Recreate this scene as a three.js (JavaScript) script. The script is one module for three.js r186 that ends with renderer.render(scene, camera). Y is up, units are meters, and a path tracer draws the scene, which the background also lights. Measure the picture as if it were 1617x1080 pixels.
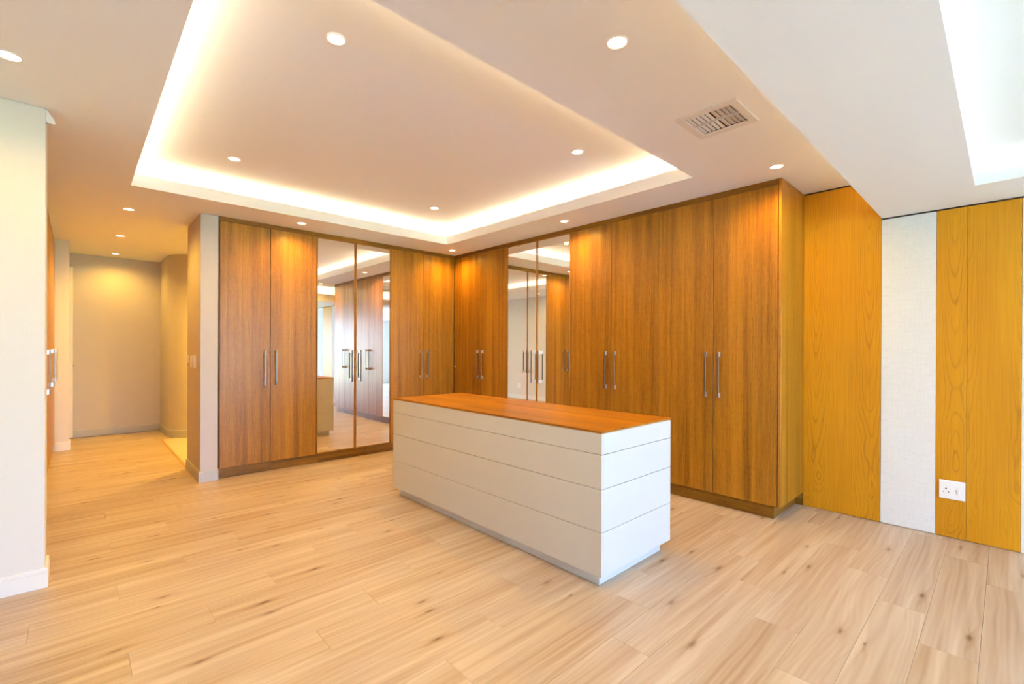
import * as THREE from 'three';
import { RoundedBoxGeometry } from 'three/addons/geometries/RoundedBoxGeometry.js';
import { mergeGeometries } from 'three/addons/utils/BufferGeometryUtils.js';
import { RectAreaLightUniformsLib } from 'three/addons/lights/RectAreaLightUniformsLib.js';

// ---------------------------------------------------------------- camera, sky, light levels, exposure
const W = 1617, H_PX = 1080, FOCAL = 733.5;
const camera = new THREE.PerspectiveCamera(2 * Math.atan(H_PX / 2 / FOCAL) * 180 / Math.PI, W / H_PX, 0.05, 300);
camera.position.set(0, 1.40, 0);
camera.rotation.order = 'YXZ';
camera.rotation.set(-0.1 * Math.PI / 180, -43.18 * Math.PI / 180, 0.21 * Math.PI / 180);
camera.setViewOffset(W, H_PX, 0, -11, W, H_PX);          // lens shifted a little so that uprights stay upright

const renderer = new THREE.WebGLRenderer({ antialias: true });
renderer.toneMapping = THREE.LinearToneMapping;
renderer.toneMappingExposure = 1.13;
renderer.shadowMap.enabled = true;
renderer.shadowMap.type = THREE.PCFSoftShadowMap;
RectAreaLightUniformsLib.init();

const scene = new THREE.Scene();
const SKY = 14.5;                                          // strength of the hazy daylight
{ // bright hazy sky: paler towards the horizon, the same all round
  const w = 64, h = 64, d = new Float32Array(w * h * 4);
  for (let j = 0; j < h; j++) {
    const up = Math.max(0, Math.sin((j + 0.5) / h * Math.PI - Math.PI / 2)), t = Math.pow(up, 0.5);
    for (let i = 0; i < w; i++) d.set([0.72 - 0.26 * t, 0.94 - 0.21 * t, 1.27 - 0.08 * t, 1], (j * w + i) * 4);
  }
  const sky = new THREE.DataTexture(d, w, h, THREE.RGBAFormat, THREE.FloatType);
  sky.mapping = THREE.EquirectangularReflectionMapping;
  sky.magFilter = THREE.LinearFilter;
  sky.needsUpdate = true;
  scene.background = sky;
  scene.backgroundIntensity = SKY;
}
const sun = new THREE.DirectionalLight(new THREE.Color().setRGB(1.0, 0.985, 0.96), 190);   // high sun along the front of the house: it falls on the terrace, not into the room
sun.position.set(14, 22, 5.6); sun.target.position.set(2, 0, 6.6); sun.castShadow = true;
Object.assign(sun.shadow.camera, { left: -14, right: 14, top: 14, bottom: -14, near: 1, far: 60 });
scene.add(sun, sun.target);
const WARM = new THREE.Color().setRGB(1.0, 0.79, 0.48);    // 2700-3000 K strips
const LAMP = new THREE.Color().setRGB(1.0, 0.56, 0.08);    // and lamps
const NEUTRAL = new THREE.Color().setRGB(1.0, 0.90, 0.76); // the strip in the lower tray
const STRIP = 165, STRIP_LOW = 5.5, STRIP_TROUGH = 95, SPOT = 4.4;

// ---------------------------------------------------------------- sizes (metres; the camera stands at x 0, z 0)
const CEIL = 2.785, TRAY = 3.0, LOW = 2.46, HALL = 2.83;   // ceiling heights
const RX = 4.15, LZ = -5.69;                               // door planes of the right and the left wardrobes
const EAST = 4.772, WEST = -0.75, SOUTH = 5.2;

// ---------------------------------------------------------------- helpers
const used = new Map();
function numbered(name) { const n = used.get(name) ?? 0; used.set(name, n + 1); return n ? name + '_' + String(n).padStart(3, '0') : name; }
function rng(seed) { let s = seed >>> 0; return () => { s = (s + 0x6d2b79f5) | 0; let t = Math.imul(s ^ (s >>> 15), 1 | s); t = (t + Math.imul(t ^ (t >>> 7), 61 | t)) ^ t; return ((t ^ (t >>> 14)) >>> 0) / 4294967296; }; }
function hash(x, y, s) { let h = Math.imul(x, 374761393) ^ Math.imul(y, 668265263) ^ Math.imul(s, 1274126177); h = Math.imul(h ^ (h >>> 13), 1274126177); return ((h ^ (h >>> 16)) >>> 0) / 4294967296; }
function noise(x, y, s) {                                   // value noise, 0..1
  const ix = Math.floor(x), iy = Math.floor(y); let fx = x - ix, fy = y - iy;
  fx = fx * fx * (3 - 2 * fx); fy = fy * fy * (3 - 2 * fy);
  const a = hash(ix, iy, s), b = hash(ix + 1, iy, s), c = hash(ix, iy + 1, s), d = hash(ix + 1, iy + 1, s);
  return a + (b - a) * fx + (c - a) * fy + (a - b - c + d) * fx * fy;
}
const clamp = (x, a = 0, b = 1) => Math.min(b, Math.max(a, x));
const toSRGB = (x) => 255 * (x <= 0.0031308 ? 12.92 * x : 1.055 * Math.pow(x, 1 / 2.4) - 0.055);
function texture(w, h, wMetres, hMetres, f, srgb = true) {  // f(u metres, v metres, out) writes linear colour 0..1
  const d = new Uint8Array(w * h * 4), o = [0, 0, 0];
  for (let j = 0; j < h; j++) for (let i = 0; i < w; i++) {
    f((i + 0.5) / w * wMetres, (j + 0.5) / h * hMetres, o);
    const k = (j * w + i) * 4;
    for (let c = 0; c < 3; c++) d[k + c] = srgb ? clamp(toSRGB(clamp(o[c])), 0, 255) : clamp(o[c]) * 255;
    d[k + 3] = 255;
  }
  const t = new THREE.DataTexture(d, w, h, THREE.RGBAFormat, THREE.UnsignedByteType);
  t.wrapS = t.wrapT = THREE.RepeatWrapping; t.magFilter = THREE.LinearFilter; t.minFilter = THREE.LinearMipmapLinearFilter; t.generateMipmaps = true;
  if (srgb) t.colorSpace = THREE.SRGBColorSpace;
  t.repeat.set(1 / wMetres, 1 / hMetres);
  t.needsUpdate = true;
  return t;
}
const mix3 = (o, a, b, t) => { for (let c = 0; c < 3; c++) o[c] = a[c] + (b[c] - a[c]) * t; };

// a box with chamfered edges, uv in metres, v along the grain
function block(x0, x1, y0, y1, z0, z1, { c = 0.0015, grain = 'y', du = 0, dv = 0 } = {}) {
  const mid = [(x0 + x1) / 2, (y0 + y1) / 2, (z0 + z1) / 2], h = [(x1 - x0) / 2, (y1 - y0) / 2, (z1 - z0) / 2];
  c = Math.min(c, h[0] * 0.45, h[1] * 0.45, h[2] * 0.45);
  const pos = [], nor = [], uv = [], P = (v, a, s, b, t, d, r) => { const q = [0, 0, 0]; q[a] = s; q[b] = t; q[d] = r; v.push(q); };
  const poly = (v) => {
    const e1 = [0, 1, 2].map((k) => v[1][k] - v[0][k]), e2 = [0, 1, 2].map((k) => v[2][k] - v[0][k]);
    let n = [e1[1] * e2[2] - e1[2] * e2[1], e1[2] * e2[0] - e1[0] * e2[2], e1[0] * e2[1] - e1[1] * e2[0]];
    const l = Math.hypot(...n) || 1; n = n.map((q) => q / l);
    const m = [0, 1, 2].map((k) => v.reduce((s, q) => s + q[k], 0));
    if (n[0] * m[0] + n[1] * m[1] + n[2] * m[2] < 0) { v.reverse(); n = n.map((q) => -q); }
    const ab = n.map(Math.abs), ax = ab[0] >= ab[1] && ab[0] >= ab[2] ? 0 : ab[2] >= ab[1] ? 2 : 1;
    const g = 'xyz'.indexOf(grain), rest = [0, 1, 2].filter((k) => k !== ax), V = rest.includes(g) ? g : rest[1], U = rest.find((k) => k !== V);
    for (let i = 1; i + 1 < v.length; i++) for (const q of [v[0], v[i], v[i + 1]]) {
      pos.push(q[0] + mid[0], q[1] + mid[1], q[2] + mid[2]); nor.push(...n); uv.push(q[U] + mid[U] + du, q[V] + mid[V] + dv);
    }
  };
  for (let a = 0; a < 3; a++) {
    const b = (a + 1) % 3, d = (a + 2) % 3;
    for (const s of [-1, 1]) {
      const v = [];
      for (const [t, r] of [[-1, -1], [1, -1], [1, 1], [-1, 1]]) P(v, a, s * h[a], b, t * (h[b] - c), d, r * (h[d] - c));
      poly(v);
      for (const t of [-1, 1]) {                            // the edge between face a and face b
        const e = [];
        P(e, a, s * h[a], b, t * (h[b] - c), d, -(h[d] - c)); P(e, a, s * h[a], b, t * (h[b] - c), d, h[d] - c);
        P(e, a, s * (h[a] - c), b, t * h[b], d, h[d] - c); P(e, a, s * (h[a] - c), b, t * h[b], d, -(h[d] - c));
        poly(e);
      }
    }
  }
  for (const s of [-1, 1]) for (const t of [-1, 1]) for (const r of [-1, 1]) poly([[s * h[0], t * (h[1] - c), r * (h[2] - c)], [s * (h[0] - c), t * h[1], r * (h[2] - c)], [s * (h[0] - c), t * (h[1] - c), r * h[2]]]);
  const g = new THREE.BufferGeometry();
  g.setAttribute('position', new THREE.Float32BufferAttribute(pos, 3));
  g.setAttribute('normal', new THREE.Float32BufferAttribute(nor, 3));
  g.setAttribute('uv', new THREE.Float32BufferAttribute(uv, 2));
  return g;
}
const plain = (g) => (g.index ? g.toNonIndexed() : g);
const join = (list) => (list.length === 1 ? list[0] : mergeGeometries(list.map(plain)));
function mesh(name, geo, mat, parent, label) {
  const m = new THREE.Mesh(Array.isArray(geo) ? join(geo) : geo, mat);
  m.name = parent ? name : numbered(name);
  m.castShadow = m.receiveShadow = true;
  if (parent) { const n = parent.userData.names ??= {}; n[name] = (n[name] ?? -1) + 1; if (n[name]) m.name = name + '_' + String(n[name]).padStart(3, '0'); }
  (parent ?? scene).add(m);
  if (label) m.userData.label = label;
  return m;
}
function struct(name, geo, mat) { const m = mesh(name, geo, mat); m.userData.kind = 'structure'; return m; }
function thing(name, label, category, [x, y, z], turn = 0, group) {
  const o = new THREE.Group(); o.name = numbered(name); o.position.set(x, y, z); o.rotation.y = turn;
  o.userData = { label, category }; if (group) o.userData.group = group;
  scene.add(o); return o;
}
function tag(o, label, category, group) { o.userData.label = label; o.userData.category = category; if (group) o.userData.group = group; return o; }

// ---------------------------------------------------------------- materials
const std = (o) => new THREE.MeshStandardMaterial(o), rgb = (r, g, b) => new THREE.Color().setRGB(r, g, b);

const plasterBump = texture(512, 512, 0.5, 0.5, (u, v, o) => { o[0] = o[1] = o[2] = 0.5 * noise(u * 380, v * 380, 3) + 0.3 * noise(u * 160, v * 160, 4) + 0.2 * noise(u * 40, v * 40, 5); }, false);
const M = {
  ceiling: std({ color: rgb(0.89, 0.905, 0.935), roughness: 0.9, bumpMap: plasterBump, bumpScale: 0.0003 }),
  wall: std({ color: rgb(0.73, 0.715, 0.69), roughness: 0.85, bumpMap: plasterBump, bumpScale: 0.0004 }),
  taupe: std({ color: rgb(0.56, 0.525, 0.53), roughness: 0.85, bumpMap: plasterBump, bumpScale: 0.0004 }),
  skirtWhite: std({ color: rgb(0.80, 0.80, 0.79), roughness: 0.45 }),
  skirtGrey: std({ color: rgb(0.47, 0.475, 0.51), roughness: 0.45 }),
  steel: std({ color: rgb(0.19, 0.165, 0.155), metalness: 1, roughness: 0.32 }),
  chrome: std({ color: rgb(0.80, 0.79, 0.78), metalness: 1, roughness: 0.48 }),
  mirror: std({ color: rgb(0.93, 0.92, 0.89), metalness: 1, roughness: 0.0 }),
  lacquer: std({ color: rgb(0.585, 0.59, 0.595), roughness: 0.38 }),
  kick: std({ color: rgb(0.66, 0.69, 0.72), roughness: 0.35, metalness: 0.2 }),
  dark: std({ color: rgb(0.02, 0.016, 0.013), roughness: 0.8 }),
  plastic: std({ color: rgb(0.86, 0.86, 0.85), roughness: 0.35 }),
  vent: std({ color: rgb(0.78, 0.77, 0.78), roughness: 0.45 }),
  trim: std({ color: rgb(0.85, 0.84, 0.82), roughness: 0.4 }),
  tile: std({ color: rgb(0.70, 0.64, 0.55), roughness: 0.25 }),
  aluminium: std({ color: rgb(0.20, 0.20, 0.21), metalness: 0.6, roughness: 0.45 }),
  glass: new THREE.MeshPhysicalMaterial({ color: rgb(1, 1, 1), transmission: 1, roughness: 0, thickness: 0, ior: 1.5 }),
  terrace: std({ color: rgb(0.47, 0.555, 0.66), roughness: 0.7 }),
  lens: std({ color: rgb(0.9, 0.88, 0.84), roughness: 0.4, emissive: rgb(1.0, 0.86, 0.64), emissiveIntensity: 7 }),
  led: std({ color: rgb(0.9, 0.88, 0.84), roughness: 0.4, emissive: WARM.clone(), emissiveIntensity: 1 }),
  ledNeutral: std({ color: rgb(0.9, 0.88, 0.84), roughness: 0.4, emissive: NEUTRAL.clone(), emissiveIntensity: 0.6 }),
};

// straight-grained brown oak veneer of the wardrobes and the island top: 1.1 m wide, 2.75 m along the grain
const veneerF = (u, v, o) => {
  const wob = 0.012 * (noise(v * 0.9, u * 3, 11) - 0.5), x = u + wob;
  const band = 0.6 * noise(x * 16, v * 0.35, 12) + 0.4 * noise(x * 42, v * 0.6, 13);
  const fine = 0.55 * noise(x * 230, v * 3.2, 14) + 0.45 * noise(x * 480, v * 9, 15);
  const fleck = noise(x * 620, v * 38, 16), pore = noise(x * 760, v * 20, 17);
  let t = clamp(0.5 + 1.0 * (band - 0.5) + 0.75 * (fine - 0.5) + 0.38 * (fleck - 0.5));
  mix3(o, [0.162, 0.062, 0.005], [0.42, 0.181, 0.012], t);
  if (pore > 0.74) { const k = 1 - 0.42 * (pore - 0.74) / 0.26; o[0] *= k; o[1] *= k; o[2] *= k; }
};
const veneerMap = texture(2048, 2048, 1.1, 2.75, veneerF);
M.veneer = new THREE.MeshPhysicalMaterial({ map: veneerMap, roughness: 0.34, specularIntensity: 0.8 });
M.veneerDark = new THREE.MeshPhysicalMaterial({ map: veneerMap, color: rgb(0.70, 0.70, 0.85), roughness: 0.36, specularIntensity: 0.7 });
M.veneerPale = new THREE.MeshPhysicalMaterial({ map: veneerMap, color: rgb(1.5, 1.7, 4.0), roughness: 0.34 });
M.veneerTop = new THREE.MeshPhysicalMaterial({ map: veneerMap, color: rgb(1.15, 1.0, 0.6), roughness: 0.36, specularIntensity: 0.5 });
M.veneerEdge = std({ color: rgb(0.52, 0.30, 0.14), roughness: 0.45 });

// yellow crown-cut oak of the wall panels: one sheet 1.0 m wide and 2.8 m tall, each panel takes its own strip of it
const heart = (x, v, centre, seed, depth) => {              // a board cut past the heart of the tree: nested pointed arches
  const wild = clamp(1.3 - v, 0, 1), dx = x - centre - (0.010 + 0.02 * wild) * (noise(v * 1.9, 3.3, seed) - 0.5) - 0.004 * wild * (noise(v * 22, x * 40, seed + 1) - 0.5);
  const d = Math.max(0, depth + 0.013 * (noise(v * 3.1, 7.7, seed + 2) - 0.5) + 0.03 * wild * (noise(v * 7, x * 16, seed + 3) - 0.5));
  return Math.sqrt(dx * dx + d * d);
};
const crownF = (u, v, o) => {
  let r, spread, f = 95;
  if (u < 0.56) {                                           // wide panel: arches near both edges, straight between
    const a = heart(u, v, 0.105, 21, 0.046 * (3.05 - v)), b = heart(u, v, 0.470, 25, 0.042 * (3.1 - v));
    r = u < 0.285 ? a : b + 0.003; spread = clamp((Math.min(Math.abs(u - 0.105), Math.abs(u - 0.470)) - 0.055) / 0.06);
  } else if (u < 0.76) { r = heart(u, v, 0.676, 31, 0.11 - 0.046 * Math.abs(v - 1.12)); spread = clamp((Math.abs(u - 0.676) - 0.035) / 0.04); }
  else { const a = heart(u, v, 0.785, 38, 0.02 + 0.03 * (2.6 - v)), b = heart(u, v, 1.045, 44, 0.03 * (2.9 - v)); r = u < 0.915 ? a : b; spread = 0.4 + 0.6 * clamp((Math.min(Math.abs(u - 0.785), Math.abs(u - 1.045)) - 0.03) / 0.05); }
  const ring = r * f + 0.9 * noise(u * 22, v * 0.9, 41), q = ring - Math.floor(ring), age = hash(Math.floor(ring), 3, 5);
  const line = Math.pow(clamp(1 - Math.abs(q - 0.8) / 0.2), 1.4) * (0.35 + 0.65 * age) * (0.6 + 0.4 * noise(u * 60, v * 4, 42)) * (1 - 0.6 * spread);
  const fine = 0.6 * noise(u * 260, v * 2.6, 43) + 0.4 * noise(u * 560, v * 12, 44), cloud = noise(u * 7, v * 1.1, 45);
  mix3(o, [0.485, 0.196, 0.0045], [0.645, 0.298, 0.009], clamp(0.45 + 0.6 * (fine - 0.5) + 0.55 * (cloud - 0.5)));
  mix3(o, o, [0.24, 0.104, 0.012], 0.7 * line + 0.34 * clamp(noise(u * 420, v * 5, 46) * 1.6 - 0.9));
};
M.crown = new THREE.MeshPhysicalMaterial({ map: texture(1600, 2048, 1.1, 2.8, crownF), roughness: 0.42, specularIntensity: 0.5 });

// woven wall covering: slubby threads both ways
const weave = (u, v) => {
  const h = noise(u * 45, v * 620, 51) * 0.6 + noise(u * 160, v * 900, 52) * 0.4, w = noise(u * 620, v * 45, 53) * 0.6 + noise(u * 900, v * 160, 54) * 0.4;
  const slub = Math.pow(clamp(noise(u * 24, v * 420, 55) * 1.5 - 0.6), 2) + 0.7 * Math.pow(clamp(noise(u * 420, v * 24, 56) * 1.5 - 0.6), 2);
  return [0.5 * h + 0.5 * w, slub];
};
M.fabric = std({
  map: texture(1024, 1024, 0.5, 0.5, (u, v, o) => { const [a, s] = weave(u, v), k = 0.77 + 0.08 * (a - 0.5) - 0.085 * s; o[0] = k * 0.985; o[1] = k * 0.99; o[2] = k * 0.995; }),
  bumpMap: texture(1024, 1024, 0.5, 0.5, (u, v, o) => { const [a, s] = weave(u, v); o[0] = o[1] = o[2] = clamp(0.6 * a + 0.5 * (1 - s) - 0.1); }, false),
  bumpScale: 0.0008, roughness: 0.95,
});

// floor boards: ten prints side by side, each 0.205 m wide and 1.38 m long
const PW = 0.205, PL = 1.38, ROW0 = -2.745, NPRINT = 10;
const knots = [], tones = [];
{
  const r = rng(77);
  for (let p = 0; p < NPRINT; p++) {
    tones.push([r() - 0.5, r() - 0.5, r()]);
    const list = [], n = 1 + Math.floor(r() * 3);
    for (let i = 0; i < n; i++) list.push({ w: 0.03 + r() * 0.145, l: 0.12 + (i + r() * 0.8) * (PL - 0.25) / n, s: 0.6 + r() * 1.1, side: r() < 0.5 ? -1 : 1, k: 0.4 + 0.6 * r() });
    knots.push(list);
  }
}
const floorF = (u, v, o) => {
  const p = Math.min(NPRINT - 1, Math.floor(u / PW)), w = u - p * PW, [ta, tb, tc] = tones[p], s = 100 + p * 20;
  let x = w + 0.022 * (noise(v * 2.1, w * 9, s) - 0.5), knot = 0, halo = 0, streak = 0;
  for (const k of knots[p]) {
    const dl = v - k.l, dw = w - k.w;
    x += 0.011 * k.s * Math.exp(-(dl * dl) / 0.008) * Math.exp(-(dw * dw) / 0.0016) * Math.sign(dw || 1);
    const wr = 0.6 + 0.8 * noise(v * 90, w * 160, s + 9);
    const a = (dl / (0.021 * k.s)) ** 2 + (dw / (0.0066 * k.s)) ** 2;
    knot += k.k * Math.exp(-a * wr);
    halo += k.k * Math.exp(-((dl / (0.06 * k.s)) ** 2 + (dw / (0.016 * k.s)) ** 2));
    const tail = dl * k.side;
    if (tail > -0.02) streak += k.k * 0.9 * Math.exp(-tail / 0.16) * Math.exp(-(((dw + 0.004 * Math.sin(dl * 30)) / (0.007 * k.s)) ** 2)) * clamp((tail + 0.02) / 0.03);
  }
  const broad = 0.6 * noise(x * 26, v * 1.3, s + 1) + 0.4 * noise(x * 60, v * 2.4, s + 2);
  const swirl = x * 60 + 4.2 * noise(x * 8, v * 1.6, s + 3) + 1.2 * noise(x * 22, v * 4.5, s + 4), sw = 0.5 + 0.5 * Math.sin(swirl * 2 * Math.PI * 0.62);
  const fine = 0.5 * noise(x * 320, v * 5, s + 5) + 0.5 * noise(x * 620, v * 16, s + 6);
  let t = clamp(0.60 + 0.20 * ta + 1.15 * (broad - 0.5) + 0.15 * (sw - 0.5) + 0.13 * (fine - 0.5) - 0.45 * halo - 0.72 * streak);
  mix3(o, [0.385, 0.262, 0.165], [0.60, 0.50, 0.395], t);
  o[0] *= 1 + 0.02 * tb; o[2] *= 1 - 0.10 * tb;
  mix3(o, o, [0.11, 0.055, 0.026], clamp(knot * 1.1));
};
M.floor = std({ map: texture(2048, 2048, PW * NPRINT, PL, floorF), roughness: 0.40 });
M.floorSlab = std({ color: rgb(0.22, 0.14, 0.08), roughness: 0.9 });

// ---------------------------------------------------------------- floor, board by board
const floor = new THREE.Group(); floor.name = numbered('floor'); floor.userData.kind = 'structure'; scene.add(floor);
mesh('floor_slab', block(-1.2, EAST + 0.2, -0.16, -0.012, -10.0, SOUTH + 0.2, { c: 0 }), M.floorSlab, floor);
{
  const r = rng(5);
  for (let k = -40; k <= 34; k++) {                         // row k spans z from ROW0 - k PW - PW to ROW0 - k PW
    const zf = ROW0 + PW - k * PW, z1 = Math.min(zf, SOUTH), z0 = Math.max(zf - PW, -9.8);
    if (z0 >= z1 - 0.01) continue;
    const zm = (z0 + z1) / 2;
    const xa = z1 > -3.83 ? WEST : zm < -8.70 ? -0.95 : -0.24, xb = zm > -5.78 ? EAST : zm < -8.72 ? 1.06 : 0.93;
    let x = 0.176 + 0.345 * k; x -= Math.ceil((x - xa) / PL) * PL;
    for (; x < xb; x += PL) {
      const a = Math.max(x, xa), b = Math.min(x + PL, xb);
      if (b - a < 0.03) continue;
      const p = Math.floor(r() * NPRINT), off = 0;
      mesh('plank', block(a + 0.0004, b - 0.0004, -0.012, (r() - 0.5) * 0.0004 - 0.0003, z0 + 0.0004, z1 - 0.0004, { c: 0.0009, grain: 'x', du: p * PW - (zf - PW), dv: -x + off }), M.floor, floor);
    }
  }
}
{ // tiled hall floor to the right of the passage
  const t = new THREE.Group(); t.name = numbered('floor'); t.userData.kind = 'structure'; scene.add(t);
  mesh('tile_bed', block(0.955, 3.2, -0.05, -0.010, -8.8, -6.45, { c: 0 }), M.skirtGrey, t);
  for (let i = 0; i < 4; i++) for (let j = 0; j < 4; j++) {
    const x0 = 0.957 + i * 0.6, z1 = -6.45 - j * 0.6;
    mesh('tile', block(x0, Math.min(x0 + 0.597, 3.2), -0.010, -0.001, Math.max(z1 - 0.597, -8.8), z1, { c: 0.001 }), M.tile, t);
  }
  struct('trim_1', block(0.930, 0.957, -0.012, 0.004, -8.73, -6.45, { c: 0.002 }), M.veneerEdge);
}

// ---------------------------------------------------------------- walls
const T = 0.2;
struct('wall_east', block(EAST, EAST + T, -0.1, 3.2, -6.5, SOUTH + T, { c: 0 }), M.wall);
struct('wall_west', block(WEST - T, WEST, -0.1, 3.2, -3.83, SOUTH + T, { c: 0 }), M.wall);
struct('wall_west_corner', [block(-1.2, -0.131, 0, CEIL - 0.006, -4.05, -3.83, { c: 0.003 }), block(-1.2, -0.139, CEIL - 0.006, CEIL, -4.05, -3.838, { c: 0 })], M.wall);
struct('wall_west_hall', block(-1.2, -0.95, -0.1, 3.2, -10.0, -4.05, { c: 0 }), M.wall);
struct('wall_west_pier', block(-0.95, -0.07, 0, HALL, -8.93, -8.69, { c: 0.003 }), M.wall);
struct('wall_west_head', block(-0.95, -0.236, CEIL + 0.002, HALL, -8.69, -6.40, { c: 0 }), M.wall);
struct('wall_north', block(1.095, EAST, -0.1, 3.2, -6.46, -6.30, { c: 0 }), M.taupe);
struct('wall_north_end', [block(0.935, 1.095, -0.012, CEIL - 0.005, -6.46, -5.70, { c: 0.004 }), block(0.945, 1.09, CEIL - 0.005, CEIL, -6.45, -5.71, { c: 0 })], M.taupe);
struct('wall_far', block(-0.95, 1.06, -0.1, HALL - 0.004, -10.0, -9.8, { c: 0 }), M.taupe);
{ // the rounded wall where the passage meets the tiled hall
  const sh = new THREE.Shape(), R = 0.45, cx = 1.04 + R, cz = -8.60 - R;
  sh.moveTo(1.04, 9.9); sh.lineTo(1.04, -cz); 
  for (let i = 1; i <= 20; i++) { const a = Math.PI - i / 20 * Math.PI / 2; sh.lineTo(cx + R * Math.cos(a), -(cz + R * Math.sin(a))); }
  sh.lineTo(3.4, 8.60); sh.lineTo(3.4, 9.9); sh.closePath();
  const g = new THREE.ExtrudeGeometry(sh, { depth: HALL, bevelEnabled: false, curveSegments: 12 });
  g.rotateX(-Math.PI / 2);                                  // shape y becomes -z, depth becomes height
  struct('wall_curved', g, M.taupe);
}
struct('wall_hall_end', block(3.2, 3.4, -0.1, HALL, -8.62, -6.45, { c: 0 }), M.wall);

// skirtings: a moulded board swept along a line; the wall is on the left of the direction of travel
const skirtProfile = [[0, 0], [0.014, 0], [0.014, 0.084], [0.0105, 0.0865], [0.0125, 0.089], [0.0125, 0.104], [0.009, 0.112], [0, 0.114]];
function skirt(points, mat, closed = [false, false]) {
  const pos = [], idx = [], n = skirtProfile.length, out = [];
  const dir = (a, b) => { const l = Math.hypot(b[0] - a[0], b[1] - a[1]); return [(b[0] - a[0]) / l, (b[1] - a[1]) / l]; };
  points.forEach((p, i) => {
    const d0 = i ? dir(points[i - 1], p) : dir(p, points[i + 1]), d1 = i < points.length - 1 ? dir(p, points[i + 1]) : d0;
    const n0 = [-d0[1], d0[0]], n1 = [-d1[1], d1[0]], m = [n0[0] + n1[0], n0[1] + n1[1]], k = 2 / (m[0] * m[0] + m[1] * m[1]);
    out.push(skirtProfile.map(([o, h]) => [p[0] + m[0] * k * o, h, p[1] + m[1] * k * o]));
  });
  const tri = (a, b, c) => pos.push(...a, ...b, ...c);
  for (let i = 0; i + 1 < out.length; i++) for (let j = 0; j < n - 1; j++) { const a = out[i][j], b = out[i][j + 1], c = out[i + 1][j + 1], d = out[i + 1][j]; tri(a, b, c); tri(a, c, d); }
  for (const e of [out[0], out[out.length - 1]]) for (let j = 1; j + 1 < n; j++) tri(e[0], e[j], e[j + 1]);
  const g = new THREE.BufferGeometry();
  g.setAttribute('position', new THREE.Float32BufferAttribute(pos, 3));
  g.setAttribute('uv', new THREE.Float32BufferAttribute(new Float32Array(pos.length / 3 * 2), 2));
  g.computeVertexNormals();
  return g;
}
struct('baseboard_west_corner', skirt([[-0.131, -4.05], [-0.131, -3.83], [WEST, -3.83], [WEST, SOUTH]].reverse().map((p) => p), M.skirtWhite), M.skirtWhite);
struct('baseboard_north_end', skirt([[1.095, -5.70], [0.935, -5.70], [0.935, -6.46]].reverse(), M.skirtGrey), M.skirtGrey);
struct('baseboard_west_pier', skirt([[-0.07, -8.93], [-0.07, -8.69], [-0.205, -8.69]].reverse(), M.skirtWhite), M.skirtWhite);
{
  const pts = [[-0.95, -9.8], [1.04, -9.8], [1.04, -9.05]];
  for (let i = 1; i <= 14; i++) { const a = Math.PI - i / 14 * Math.PI / 2; pts.push([1.49 + 0.45 * Math.cos(a), -9.05 + 0.45 * Math.sin(a)]); }
  pts.push([3.2, -8.6]);
  struct('baseboard_far', skirt(pts, M.skirtGrey), M.skirtGrey);
}

// ---------------------------------------------------------------- window wall behind the camera, terrace beyond
const WX0 = -0.35, WX1 = 4.45, WH = 2.44;
struct('wall_south', [block(WEST - T, WX0, -0.1, 3.2, SOUTH, SOUTH + T, { c: 0 }), block(WX1, EAST + T, -0.1, 3.2, SOUTH, SOUTH + T, { c: 0 }), block(WX0, WX1, WH, 3.2, SOUTH, SOUTH + T, { c: 0 }), block(WX0, WX1, -0.1, -0.01, SOUTH, SOUTH + T, { c: 0 })], M.wall);
{
  const w = new THREE.Group(); w.name = numbered('window_1'); w.userData.kind = 'structure'; scene.add(w);
  const z0 = SOUTH + 0.06, z1 = SOUTH + 0.12, n = 4, s = (WX1 - WX0) / n;
  mesh('window_frame', [block(WX0, WX1, 0, 0.06, z0, z1), block(WX0, WX1, WH - 0.06, WH, z0, z1), block(WX0, WX0 + 0.06, 0.06, WH - 0.06, z0, z1), block(WX1 - 0.06, WX1, 0.06, WH - 0.06, z0, z1)], M.aluminium, w);
  for (let i = 1; i < n; i++) mesh('mullion', block(WX0 + i * s - 0.03, WX0 + i * s + 0.03, 0.06, WH - 0.06, z0, z1), M.aluminium, w);
  for (let i = 0; i < n; i++) mesh('pane', new THREE.PlaneGeometry(s - 0.06, WH - 0.12).translate(WX0 + (i + 0.5) * s, WH / 2, (z0 + z1) / 2), M.glass, w);
}
struct('terrace', block(-6, 12, -0.25, -0.06, SOUTH + T, 8.2, { c: 0 }), M.terrace);
struct('garden_ground', block(-80, 90, -3.4, -3.0, 8.2, 120, { c: 0 }), std({ color: rgb(0.12, 0.19, 0.07), roughness: 1 }));
{
  const b = thing('balustrade', 'metal rail and posts at the edge of the terrace outside the window', 'railing', [2, -0.06, 7.6]);
  mesh('top_rail', block(-7, 7, 1.02, 1.07, -0.03, 0.03, { c: 0.005, grain: 'x' }), M.aluminium, b);
  for (let i = 0; i <= 9; i++) mesh('post', block(-7 + i * 1.55, -6.96 + i * 1.55, 0, 1.02, -0.02, 0.02), M.aluminium, b);
  for (let i = 0; i < 9; i++) mesh('pane', new THREE.PlaneGeometry(1.49, 0.9).translate(-6.185 + i * 1.55, 0.52, 0), M.glass, b);
}

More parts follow.
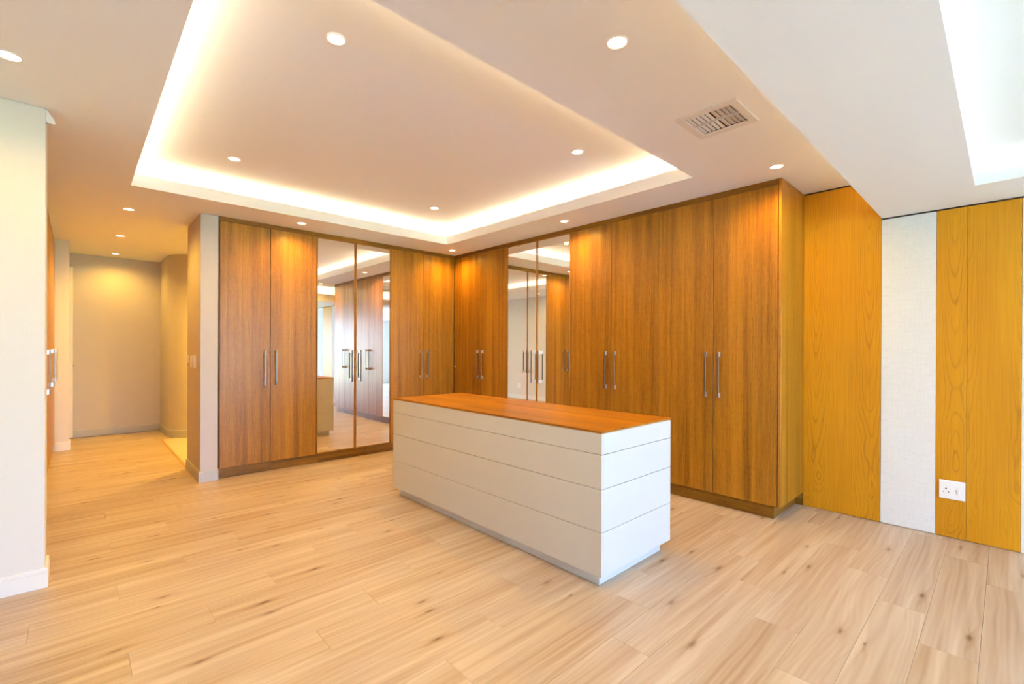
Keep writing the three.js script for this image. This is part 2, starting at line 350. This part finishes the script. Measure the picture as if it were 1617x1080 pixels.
// ---------------------------------------------------------------- ceilings
const ceiling = new THREE.Group(); ceiling.name = numbered('ceiling'); ceiling.userData.kind = 'structure'; scene.add(ceiling);
const cp = (x0, x1, y0, y1, z0, z1, c = 0) => block(x0, x1, y0, y1, z0, z1, { c });
const TX0 = 0.34, TX1 = 3.63, TZ0 = -5.145, TZ1 = -1.74, LIP = 0.108, COVE = 0.23;   // the raised tray
const BZ = -0.695;                                                                     // face of the bulkhead
const VX0 = 2.682, VX1 = 2.966, VZ0 = -1.350, VZ1 = -1.062;                            // hole of the air grille
const LX0 = 0.45, LX1 = 4.228, LZ0 = -0.145, LZ1 = 4.45, LLIP = 0.075, LTRAY = LOW + 0.20, LCOVE = 0.17;
const yl = CEIL + LIP;
mesh('ceiling_panel', [
  cp(-1.2, TX0, CEIL, yl, -6.40, -0.47), cp(TX1, EAST, CEIL, yl, -6.40, -0.47), cp(TX0, TX1, CEIL, yl, -6.40, TZ0),
  cp(TX0, VX0, CEIL, yl, TZ1, -0.47), cp(VX1, TX1, CEIL, yl, TZ1, -0.47), cp(VX0, VX1, CEIL, yl, TZ1, VZ0), cp(VX0, VX1, CEIL, yl, VZ1, -0.47),
].map((g) => g), M.ceiling, ceiling, 'flat white plaster border round the raised tray');
mesh('cove_wall', [
  cp(-1.2, TX0 - COVE, yl, TRAY, -6.40, -0.47, 0), cp(TX1 + COVE, EAST, yl, TRAY, -6.40, -0.47, 0), cp(TX0 - COVE, TX1 + COVE, yl, TRAY, -6.40, TZ0 - COVE, 0), cp(TX0 - COVE, VX0, yl, TRAY, TZ1 + COVE, -0.47, 0), cp(VX1, TX1 + COVE, yl, TRAY, TZ1 + COVE, -0.47, 0),
], M.ceiling, ceiling);
mesh('tray_panel', cp(-1.2, EAST, TRAY, TRAY + 0.2, -6.40, -0.47, 0), M.ceiling, ceiling, 'raised centre of the ceiling lit from its edges');
mesh('hall_ceiling_panel', [cp(-1.2, 3.4, HALL, 3.2, -10.0, -6.40, 0)], M.ceiling, ceiling);
mesh('bulkhead', [cp(-0.95, EAST, LOW, LOW + 0.16, BZ, BZ + 0.035), cp(-0.95, EAST, LOW + LLIP, 3.2, -0.47, LZ0 - LCOVE, 0)], M.ceiling, ceiling, 'dropped edge where the ceiling steps down');
mesh('low_ceiling_panel', [cp(-0.95, LX0, LOW, LOW + LLIP, BZ + 0.035, SOUTH), cp(LX1, EAST, LOW, LOW + LLIP, BZ + 0.035, SOUTH), cp(LX0, LX1, LOW, LOW + LLIP, BZ + 0.035, LZ0), cp(LX0, LX1, LOW, LOW + LLIP, LZ1, SOUTH)], M.ceiling, ceiling, 'lower flat white part of the ceiling');
mesh('low_cove_wall', [cp(-0.95, LX0 - LCOVE, LOW + LLIP, LTRAY, LZ0 - LCOVE, SOUTH, 0), cp(LX1 + LCOVE, EAST, LOW + LLIP, LTRAY, LZ0 - LCOVE, SOUTH, 0), cp(LX0 - LCOVE, LX1 + LCOVE, LOW + LLIP, LTRAY, LZ1 + LCOVE, SOUTH, 0)], M.ceiling, ceiling);
mesh('low_tray_panel', cp(-0.95, EAST, LTRAY, 3.2, LZ0 - LCOVE, SOUTH, 0), M.ceiling, ceiling, 'shallow raised tray of the lower ceiling');

// light strips that lie behind the lips; each is a glowing tape with an area light just above it
function strip(x0, x1, y, z0, z1, mat, color, power) {
  const w = x1 - x0, d = z1 - z0;
  mesh('light_strip', block(x0, x1, y, y + 0.006, z0, z1, { c: 0.001 }), mat, ceiling);
  const l = new THREE.RectAreaLight(color, power, w, d);
  l.name = 'strip_light'; l.position.set((x0 + x1) / 2, y + 0.008, (z0 + z1) / 2); l.rotation.x = Math.PI / 2;   // faces up
  scene.add(l);
}
const B = 0.075, SW = 0.02;                                 // distance behind the lip, width of the tape
strip(TX0 - B, TX1 + B, yl, TZ0 - B - SW, TZ0 - B, M.led, WARM, STRIP);
strip(TX0 - B, TX1 + B, yl, TZ1 + B, TZ1 + B + SW, M.led, WARM, STRIP);
strip(TX0 - B - SW, TX0 - B, yl, TZ0 - B, TZ1 + B, M.led, WARM, STRIP);
strip(TX1 + B, TX1 + B + SW, yl, TZ0 - B, TZ1 + B, M.led, WARM, STRIP);
strip(-0.7, EAST - 0.05, LOW + LLIP, BZ + 0.075, BZ + 0.095, M.led, WARM, STRIP_TROUGH);
strip(LX0 - 0.07, LX1 + 0.07, LOW + LLIP, LZ0 - 0.09, LZ0 - 0.07, M.ledNeutral, NEUTRAL, STRIP_LOW);
strip(LX1 + 0.07, LX1 + 0.09, LOW + LLIP, LZ0 - 0.07, LZ1, M.ledNeutral, NEUTRAL, STRIP_LOW);
strip(LX0 - 0.09, LX0 - 0.07, LOW + LLIP, LZ0 - 0.07, LZ1, M.ledNeutral, NEUTRAL, STRIP_LOW);

// ---------------------------------------------------------------- wardrobes
const HB = 0.115, HT = 2.735;                               // bottom and top of the doors
const handleGeo = mergeGeometries([
  new RoundedBoxGeometry(0.016, 0.40, 0.007, 2, 0.0022).translate(0, 1.17, 0.0385),
  join([1.349, 0.991].map((y) => plain(new RoundedBoxGeometry(0.014, 0.042, 0.036, 2, 0.002).translate(0, y, 0.018)))),
].map((g) => { const p = plain(g); p.clearGroups(); return p; }), true);     // brushed bar, polished posts
const rv = rng(31);
// local frame of a unit: x along the front, z outwards, z 0 the face of the doors; edges = x of every door edge
function wardrobe(label, [x, z], turn, edges, { mirrored = false, depth = 0.60, wood = M.veneer } = {}) {
  const t = thing('wardrobe', label, 'wardrobe', [x, 0, z], turn), n = edges.length - 1;
  mesh('carcass', [block(edges[0], edges[n], 0.105, HT + 0.002, -depth, -0.024, { c: 0.001, du: rv() * 3, dv: rv() })], wood, t);
  for (let i = 0; i < n; i++) {
    const a = edges[i] + 0.0028, b = edges[i + 1] - 0.0028, hinge = i % 2 === 0 ? b - 0.055 : a + 0.055, o = { c: 0.0012, du: rv() * 0.53 - edges[i], dv: 0 };
    let door;
    if (mirrored) {
      const f = 0.013;
      door = mesh('door', [block(a, a + f, HB, HT, -0.022, 0, o), block(b - f, b, HB, HT, -0.022, 0, o), block(a + f, b - f, HB, HB + f, -0.022, 0, o), block(a + f, b - f, HT - f, HT, -0.022, 0, o), block(a + f, b - f, HB + f, HT - f, -0.022, -0.008, { ...o, c: 0 })], M.veneer, t, 'narrow wooden door frame around a full height mirror');
      mesh('mirror', block(a + f + 0.0003, b - f - 0.0003, HB + f + 0.0003, HT - f - 0.0003, -0.008, -0.0015, { c: 0.0012 }), M.mirror, door);
    } else door = mesh('door', block(a, b, HB, HT, -0.022, 0, o), wood, t);
    mesh('handle', handleGeo, [M.steel, M.chrome], door).position.set(hinge, 0, 0);
  }
  return t;
}
const rz = [-5.656, -5.068, -4.519, -3.976, -3.439, -2.882, -2.336, -1.797, -1.2725], lx = [1.105, 1.599, 2.109, 2.597, 3.094, 3.613, 4.148];
const rightUnit = (i, label, o) => wardrobe(label, [RX, rz[i]], -Math.PI / 2, [0, rz[i + 1] - rz[i], rz[i + 2] - rz[i]], { depth: 0.618, ...o });
const leftUnit = (i, label, o) => wardrobe(label, [lx[i], LZ], 0, [0, lx[i + 1] - lx[i], lx[i + 2] - lx[i]], { depth: 0.60, ...o });
leftUnit(0, 'brown wood wardrobe with two tall doors next to the pale wall end');
leftUnit(2, 'mirror fronted wardrobe of the left run, reflecting other wardrobes', { mirrored: true });
leftUnit(4, 'brown wood wardrobe between the left mirrors and the corner');
rightUnit(0, 'brown wood wardrobe between the corner and the right mirrors, partly behind the island');
rightUnit(2, 'mirror fronted wardrobe of the right run, behind the island', { mirrored: true });
rightUnit(4, 'brown wood wardrobe just right of the right hand mirrors');
rightUnit(6, 'brown wood wardrobe at the free end of the right run, beside the yellow wall panel');

for (let i = 0; i < 4; i++) {
  const z = -8.65 + i * 1.1;
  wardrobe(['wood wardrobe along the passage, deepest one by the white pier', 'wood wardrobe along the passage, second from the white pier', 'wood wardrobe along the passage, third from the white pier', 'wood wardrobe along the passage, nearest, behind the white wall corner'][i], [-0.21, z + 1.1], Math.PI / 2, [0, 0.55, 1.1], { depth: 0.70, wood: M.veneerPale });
}
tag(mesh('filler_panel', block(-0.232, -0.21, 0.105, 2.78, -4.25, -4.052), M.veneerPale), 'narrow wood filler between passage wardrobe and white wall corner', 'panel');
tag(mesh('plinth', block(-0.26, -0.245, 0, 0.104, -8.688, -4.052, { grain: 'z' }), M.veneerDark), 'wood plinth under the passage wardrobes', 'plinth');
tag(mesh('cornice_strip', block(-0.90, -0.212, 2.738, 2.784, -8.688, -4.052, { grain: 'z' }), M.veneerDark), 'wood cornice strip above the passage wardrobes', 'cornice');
// left run
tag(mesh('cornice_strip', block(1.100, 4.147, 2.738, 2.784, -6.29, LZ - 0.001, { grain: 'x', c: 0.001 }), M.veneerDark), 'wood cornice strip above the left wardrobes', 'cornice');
{
  const p = thing('plinth', 'brown wood plinth under the left wardrobes, jointed near the wall end', 'plinth', [1.10, 0, -5.735]);
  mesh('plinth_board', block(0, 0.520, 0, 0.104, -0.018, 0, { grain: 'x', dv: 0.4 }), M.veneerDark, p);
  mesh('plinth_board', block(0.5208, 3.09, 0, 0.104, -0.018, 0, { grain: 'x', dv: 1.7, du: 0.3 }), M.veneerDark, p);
}
// right run
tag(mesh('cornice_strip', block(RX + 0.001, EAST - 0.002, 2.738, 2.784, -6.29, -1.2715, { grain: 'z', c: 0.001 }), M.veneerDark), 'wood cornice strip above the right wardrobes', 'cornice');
tag(mesh('filler_panel', block(RX, RX + 0.022, 0.105, HT, LZ + 0.001, rz[0] - 0.001), M.veneer), 'thin wood filler strip in the wardrobe corner', 'panel');
tag(mesh('end_panel', block(RX - 0.001, EAST - 0.005, HB - 0.002, 2.784, -1.2695, -1.2475, { c: 0.0015, du: 0.4 }), M.veneer), 'tall wood side panel closing the free end of the right wardrobes', 'panel');
{
  const p = thing('plinth', 'brown wood plinth under the right wardrobes, turning the end corner', 'plinth', [4.192, 0, -1.31]);
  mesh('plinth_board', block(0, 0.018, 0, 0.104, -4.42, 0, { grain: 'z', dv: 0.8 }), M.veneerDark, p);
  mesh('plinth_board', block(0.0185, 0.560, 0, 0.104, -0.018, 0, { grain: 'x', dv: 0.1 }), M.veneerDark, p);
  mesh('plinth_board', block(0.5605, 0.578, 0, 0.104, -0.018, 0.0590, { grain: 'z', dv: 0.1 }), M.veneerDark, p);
}

// ---------------------------------------------------------------- island with drawers
{
  const x0 = 2.208, x1 = 3.008, z0 = -4.005, z1 = -1.595, cx = (x0 + x1) / 2, cz = (z0 + z1) / 2, hx = (x1 - x0) / 2, hz = (z1 - z0) / 2;
  const t = thing('island', 'white chest island with rows of drawers and a thin brown wood top', 'island', [cx, 0, cz]);
  const rows = [0.075, 0.333, 0.582, 0.784, 0.906], g = 0.0014, e = 0.020;
  mesh('kickplate', block(-hx + 0.05, hx - 0.05, 0, 0.075, -hz + 0.05, hz - 0.05, { c: 0.001 }), M.kick, t, 'recessed pale kickplate');
  mesh('body', block(-hx + e, hx - e, 0.075, 0.905, -hz + e, hz - e, { c: 0 }), M.lacquer, t);
  for (let i = 0; i < 4; i++) {
    const y0 = rows[i] + (i ? g : 0), y1 = rows[i + 1] - g;
    mesh('drawer_front', block(-hx, -hx + e, y0, y1, -hz, hz, { c: 0.0012 }), M.lacquer, t);
    mesh('drawer_front', block(hx - e, hx, y0, y1, -hz, hz, { c: 0.0012 }), M.lacquer, t);
    mesh('end_panel', block(-hx + e + 0.0004, hx - e - 0.0004, y0, y1, hz - e, hz, { c: 0.0012 }), M.lacquer, t);
    mesh('end_panel', block(-hx + e + 0.0004, hx - e - 0.0004, y0, y1, -hz, -hz + e, { c: 0.0012 }), M.lacquer, t);
  }
  mesh('shadow_batten', block(-hx + 0.006, hx - 0.006, 0.9045, 0.910, -hz + 0.006, hz - 0.006, { c: 0 }), M.veneerEdge, t);
  const top = mesh('top', block(-hx, hx, 0.910, 0.921, -hz, hz, { c: 0.001, grain: 'z', du: 0.2, dv: 0.3 }), M.veneerTop, t, 'thin brown wood top');
}

// ---------------------------------------------------------------- panels of the right wall
function wallPanel(z0, z1, top, mat, label, opt = {}) { return tag(mesh('wall_panel', block(4.75, EAST, 0.004, top, z0, z1, { c: 0.0014, ...opt }), mat), label, 'wall panel'); }
const topA = CEIL - 0.014, topB = LOW - 0.013;
wallPanel(-1.2470, -0.6985, topA, M.crown, 'wide yellow oak wall panel with arched grain beside the wardrobe end', { du: 1.2470 });
wallPanel(-0.6965, -0.3685, topB, M.fabric, 'white woven fabric wall panel between two yellow oak panels');
wallPanel(-0.3665, -0.2010, topB, M.crown, 'narrow yellow oak wall panel carrying the white socket', { du: 0.3665 + 0.575 });
wallPanel(-0.1998, 0.0690, topB, M.crown, 'yellow oak wall panel right of the socket panel', { du: 0.1998 + 0.78 });
wallPanel(0.0705, 0.385, topB, M.fabric, 'white woven fabric wall panel at the right edge of the photo');
wallPanel(0.3865, 0.970, topB, M.crown, 'yellow oak wall panel seen only in the left mirror', { du: -0.3865 });
wallPanel(0.9715, 1.60, topB, M.fabric, 'white woven fabric wall panel seen only at the edge of the left mirror');
struct('trim_2', [block(4.756, EAST, topA, CEIL, -1.2470, -0.6985, { c: 0 }), block(4.756, EAST, topB, LOW, -0.6965, 1.60, { c: 0 })], M.dark);  // near-black strip painted in for the shade of the gap above the panels

// ---------------------------------------------------------------- downlights
const lathe = (pts, n = 40) => new THREE.LatheGeometry(pts.map(([r, y]) => new THREE.Vector2(r, y)), n);
const ringGeo = lathe([[0.0405, -0.001], [0.0425, -0.0055], [0.0465, -0.007], [0.0495, -0.004], [0.0500, 0]]), lensGeo = lathe([[0.0001, -0.0035], [0.028, -0.0035], [0.0405, -0.0015], [0.0410, 0]]);
function downlight(x, y, z, label, power = SPOT) {
  const t = thing('downlight', label, 'downlight', [x, y, z]);
  mesh('trim_ring', ringGeo, M.trim, t);
  mesh('lens', lensGeo, M.lens, t);
  const l = new THREE.SpotLight(LAMP, power, 0, 80 * Math.PI / 180, 1, 2);
  l.name = 'lamp_light'; l.position.set(0, -0.03, 0); l.target.position.set(0, -2, 0); l.castShadow = true; l.shadow.radius = 1.6;
  t.add(l, l.target);
}
downlight(-0.237, CEIL, -3.256, 'round downlight cut by the left edge of the photo', SPOT * 0.4);
downlight(1.78, CEIL, -1.21, 'round downlight in the flat border left of the air grille, large and bright');
downlight(3.868, CEIL, -1.20, 'round downlight above the free end of the right wardrobes');
downlight(3.871, CEIL, -3.30, 'round downlight in front of the right mirrors');
downlight(3.884, CEIL, -5.383, 'round downlight in the corner where the two wardrobe runs meet');
downlight(1.83, CEIL, -5.387, 'round downlight in front of the left wardrobe next to the left mirrors');
downlight(0.385, CEIL, -6.05, 'round downlight at the mouth of the passage, before the ceiling step');
downlight(0.98, TRAY, -2.385, 'round downlight in the raised tray, nearest on the left');
downlight(2.972, TRAY, -2.398, 'round downlight in the raised tray, on the right towards the air grille');
downlight(0.979, TRAY, -4.50, 'round downlight in the raised tray, far on the left');
downlight(2.988, TRAY, -4.49, 'round downlight in the raised tray, far, towards the wardrobe corner');
downlight(0.413, HALL, -7.82, 'round downlight in the middle of the passage ceiling', SPOT * 2.2);
downlight(0.44, HALL, -9.38, 'round downlight deepest in the passage, by the far wall', SPOT * 0.9);
downlight(2.05, HALL, -7.5, 'round downlight over the tiled hall, hidden behind the wall end', SPOT * 5);

// ---------------------------------------------------------------- air grille in the ceiling
{
  const cx = (VX0 + VX1) / 2, cz = (VZ0 + VZ1) / 2, t = thing('air_grille', 'square white ceiling air grille with two banks of slats', 'air vent', [cx, CEIL, cz]), f = 0.174, i = 0.138;
  const sh = new THREE.Shape([[-f, -f], [f, -f], [f, f], [-f, f]].map(([a, b]) => new THREE.Vector2(a, b)));
  sh.holes.push(new THREE.Path([[-i, -i], [-i, i], [i, i], [i, -i]].map(([a, b]) => new THREE.Vector2(a, b))));
  const g = new THREE.ExtrudeGeometry(sh, { depth: 0.004, bevelEnabled: true, bevelThickness: 0.004, bevelSize: 0.005, bevelSegments: 2 }).rotateX(Math.PI / 2).translate(0, -0.001, 0);
  mesh('frame', g, M.vent, t);
  mesh('duct', [block(-0.140, 0.140, 0.080, 0.084, -0.142, 0.142, { c: 0 }), block(-0.141, -0.139, -0.002, 0.08, -0.142, 0.142, { c: 0 }), block(0.139, 0.141, -0.002, 0.08, -0.142, 0.142, { c: 0 }), block(-0.139, 0.139, -0.002, 0.08, -0.143, -0.141, { c: 0 }), block(-0.139, 0.139, -0.002, 0.08, 0.141, 0.143, { c: 0 })], std({ color: rgb(0.06, 0.06, 0.07), roughness: 0.8 }), t);
  mesh('divider', block(-0.004, 0.004, -0.006, 0.012, -0.139, 0.139, { c: 0.001 }), M.vent, t);
  for (let k = 0; k < 10; k++) for (const s of [-1, 1]) {
    const z = -0.124 + k * 0.0276, m = mesh('slat', block(s < 0 ? -0.137 : 0.0055, s < 0 ? -0.0055 : 0.137, -0.0009, 0.0009, k < 5 ? -0.0093 : -0.0165, k < 5 ? 0.0093 : 0.0165, { c: 0.0004 }), M.vent, t);
    m.position.set(0, 0.006, z + (k < 5 ? -0.001 : 0.004)); m.rotation.x = k < 5 ? -0.35 : 0.30;
  }
}

// ---------------------------------------------------------------- small fittings
{ // double plate on the narrow oak panel: three round holes and a switch
  const t = thing('wall_socket', 'white three pin socket plate on the narrow yellow oak panel', 'socket', [4.75, 0.358, -0.276], -Math.PI / 2);
  mesh('plate', new RoundedBoxGeometry(0.142, 0.138, 0.010, 3, 0.004).translate(0, 0, 0.005), M.plastic, t);
  const hole = (x, y, r) => mesh('pin_hole', new THREE.CylinderGeometry(r, r, 0.0016, 20).rotateX(Math.PI / 2).translate(x, y, 0.0102), M.dark, t);
  hole(-0.032, 0.006, 0.0050); hole(-0.045, -0.018, 0.0038); hole(-0.018, -0.018, 0.0038);
  mesh('rocker', new RoundedBoxGeometry(0.017, 0.034, 0.006, 2, 0.0015).rotateX(0.10).translate(0.034, -0.008, 0.0105), M.plastic, t);
  mesh('indicator', join([new THREE.BoxGeometry(0.010, 0.0016, 0.0006).translate(0.034, 0.0, 0.0142), new THREE.BoxGeometry(0.006, 0.0016, 0.0006).translate(0.034, -0.006, 0.0136), new THREE.BoxGeometry(0.010, 0.0012, 0.0006).translate(0.031, 0.020, 0.0103)].map(plain)), std({ color: rgb(0.35, 0.42, 0.42), roughness: 0.6 }), t);
}
{ // three plates on the flank of the wall end
  const t = (z, y, h, w, label) => {
    const o = thing('light_switch', label, 'switch', [0.935, y, z], -Math.PI / 2);
    mesh('plate', new RoundedBoxGeometry(w, h, 0.009, 2, 0.003).translate(0, 0, 0.0045), M.plastic, o);
    for (const s of [-1, 1]) mesh('rocker', new RoundedBoxGeometry(w * 0.3, h * 0.5, 0.006, 2, 0.0015).translate(s * w * 0.18, 0, 0.0095), M.plastic, o);
  };
  t(-6.385, 1.262, 0.086, 0.11, 'small white switch plate, deepest of the three on the wall end flank');
  t(-6.175, 1.236, 0.125, 0.11, 'white switch plate in the middle of the three on the wall end flank');
  t(-5.985, 1.238, 0.140, 0.12, 'white switch plate nearest the room of the three on the wall end flank');
}
{ // pale box high on the corner of the left wall
  const s = new THREE.Shape([[0, 0], [0.032, -0.052], [0.036, -0.074], [0.006, -0.074], [0, -0.066]].map(([a, b]) => new THREE.Vector2(a, b)));
  const g = new THREE.ExtrudeGeometry(s, { depth: 0.05, bevelEnabled: true, bevelThickness: 0.002, bevelSize: 0.002, bevelSegments: 2 });
  const o = thing('motion_sensor', 'small pale wedge shaped sensor under the ceiling at the left wall corner', 'sensor', [-0.129, CEIL - 0.003, -3.89]);
  mesh('housing', g, M.plastic, o);
}
{ // the white door that stands open at the end of the passage
  const o = thing('passage_door', 'tall white door standing open at the far end of the passage', 'door', [-0.87, 0, -9.74]);
  mesh('leaf', block(0, 0.835, 0.008, 2.605, -0.022, 0.022, { c: 0.003 }), M.skirtWhite, o);
  mesh('latch_plate', block(0.835, 0.8365, 1.02, 1.18, -0.011, 0.011, { c: 0.0005 }), M.steel, o);
  mesh('latch', block(0.8365, 0.8445, 1.09, 1.112, -0.006, 0.006, { c: 0.002 }), M.steel, o);
}
{ // socket low on the west wall, seen in the mirrors
  const o = thing('wall_socket', 'white double socket low on the west wall, seen in the right mirrors', 'socket', [WEST, 0.36, -2.05], Math.PI / 2);
  mesh('plate', new RoundedBoxGeometry(0.142, 0.138, 0.010, 2, 0.004).translate(0, 0, 0.005), M.plastic, o);
  for (const [x, y] of [[-0.032, 0.006], [-0.045, -0.018], [-0.018, -0.018]]) mesh('pin_hole', new THREE.CylinderGeometry(0.004, 0.004, 0.0016, 16).rotateX(Math.PI / 2).translate(x, y, 0.0102), M.dark, o);
}
{ // tiny white button in the wardrobe corner
  const o = thing('door_bumper', 'tiny pale round door bumper in the wardrobe corner', 'bumper', [RX - 0.001, 1.122, -5.668], -Math.PI / 2);
  mesh('pad', lathe([[0.0001, 0.012], [0.008, 0.011], [0.011, 0.007], [0.0115, 0]], 20).rotateX(Math.PI / 2), M.plastic, o);
}
scene.traverse((o) => { if (o.isMesh) o.castShadow = o.receiveShadow = true; delete o.userData.names; });

renderer.render(scene, camera);
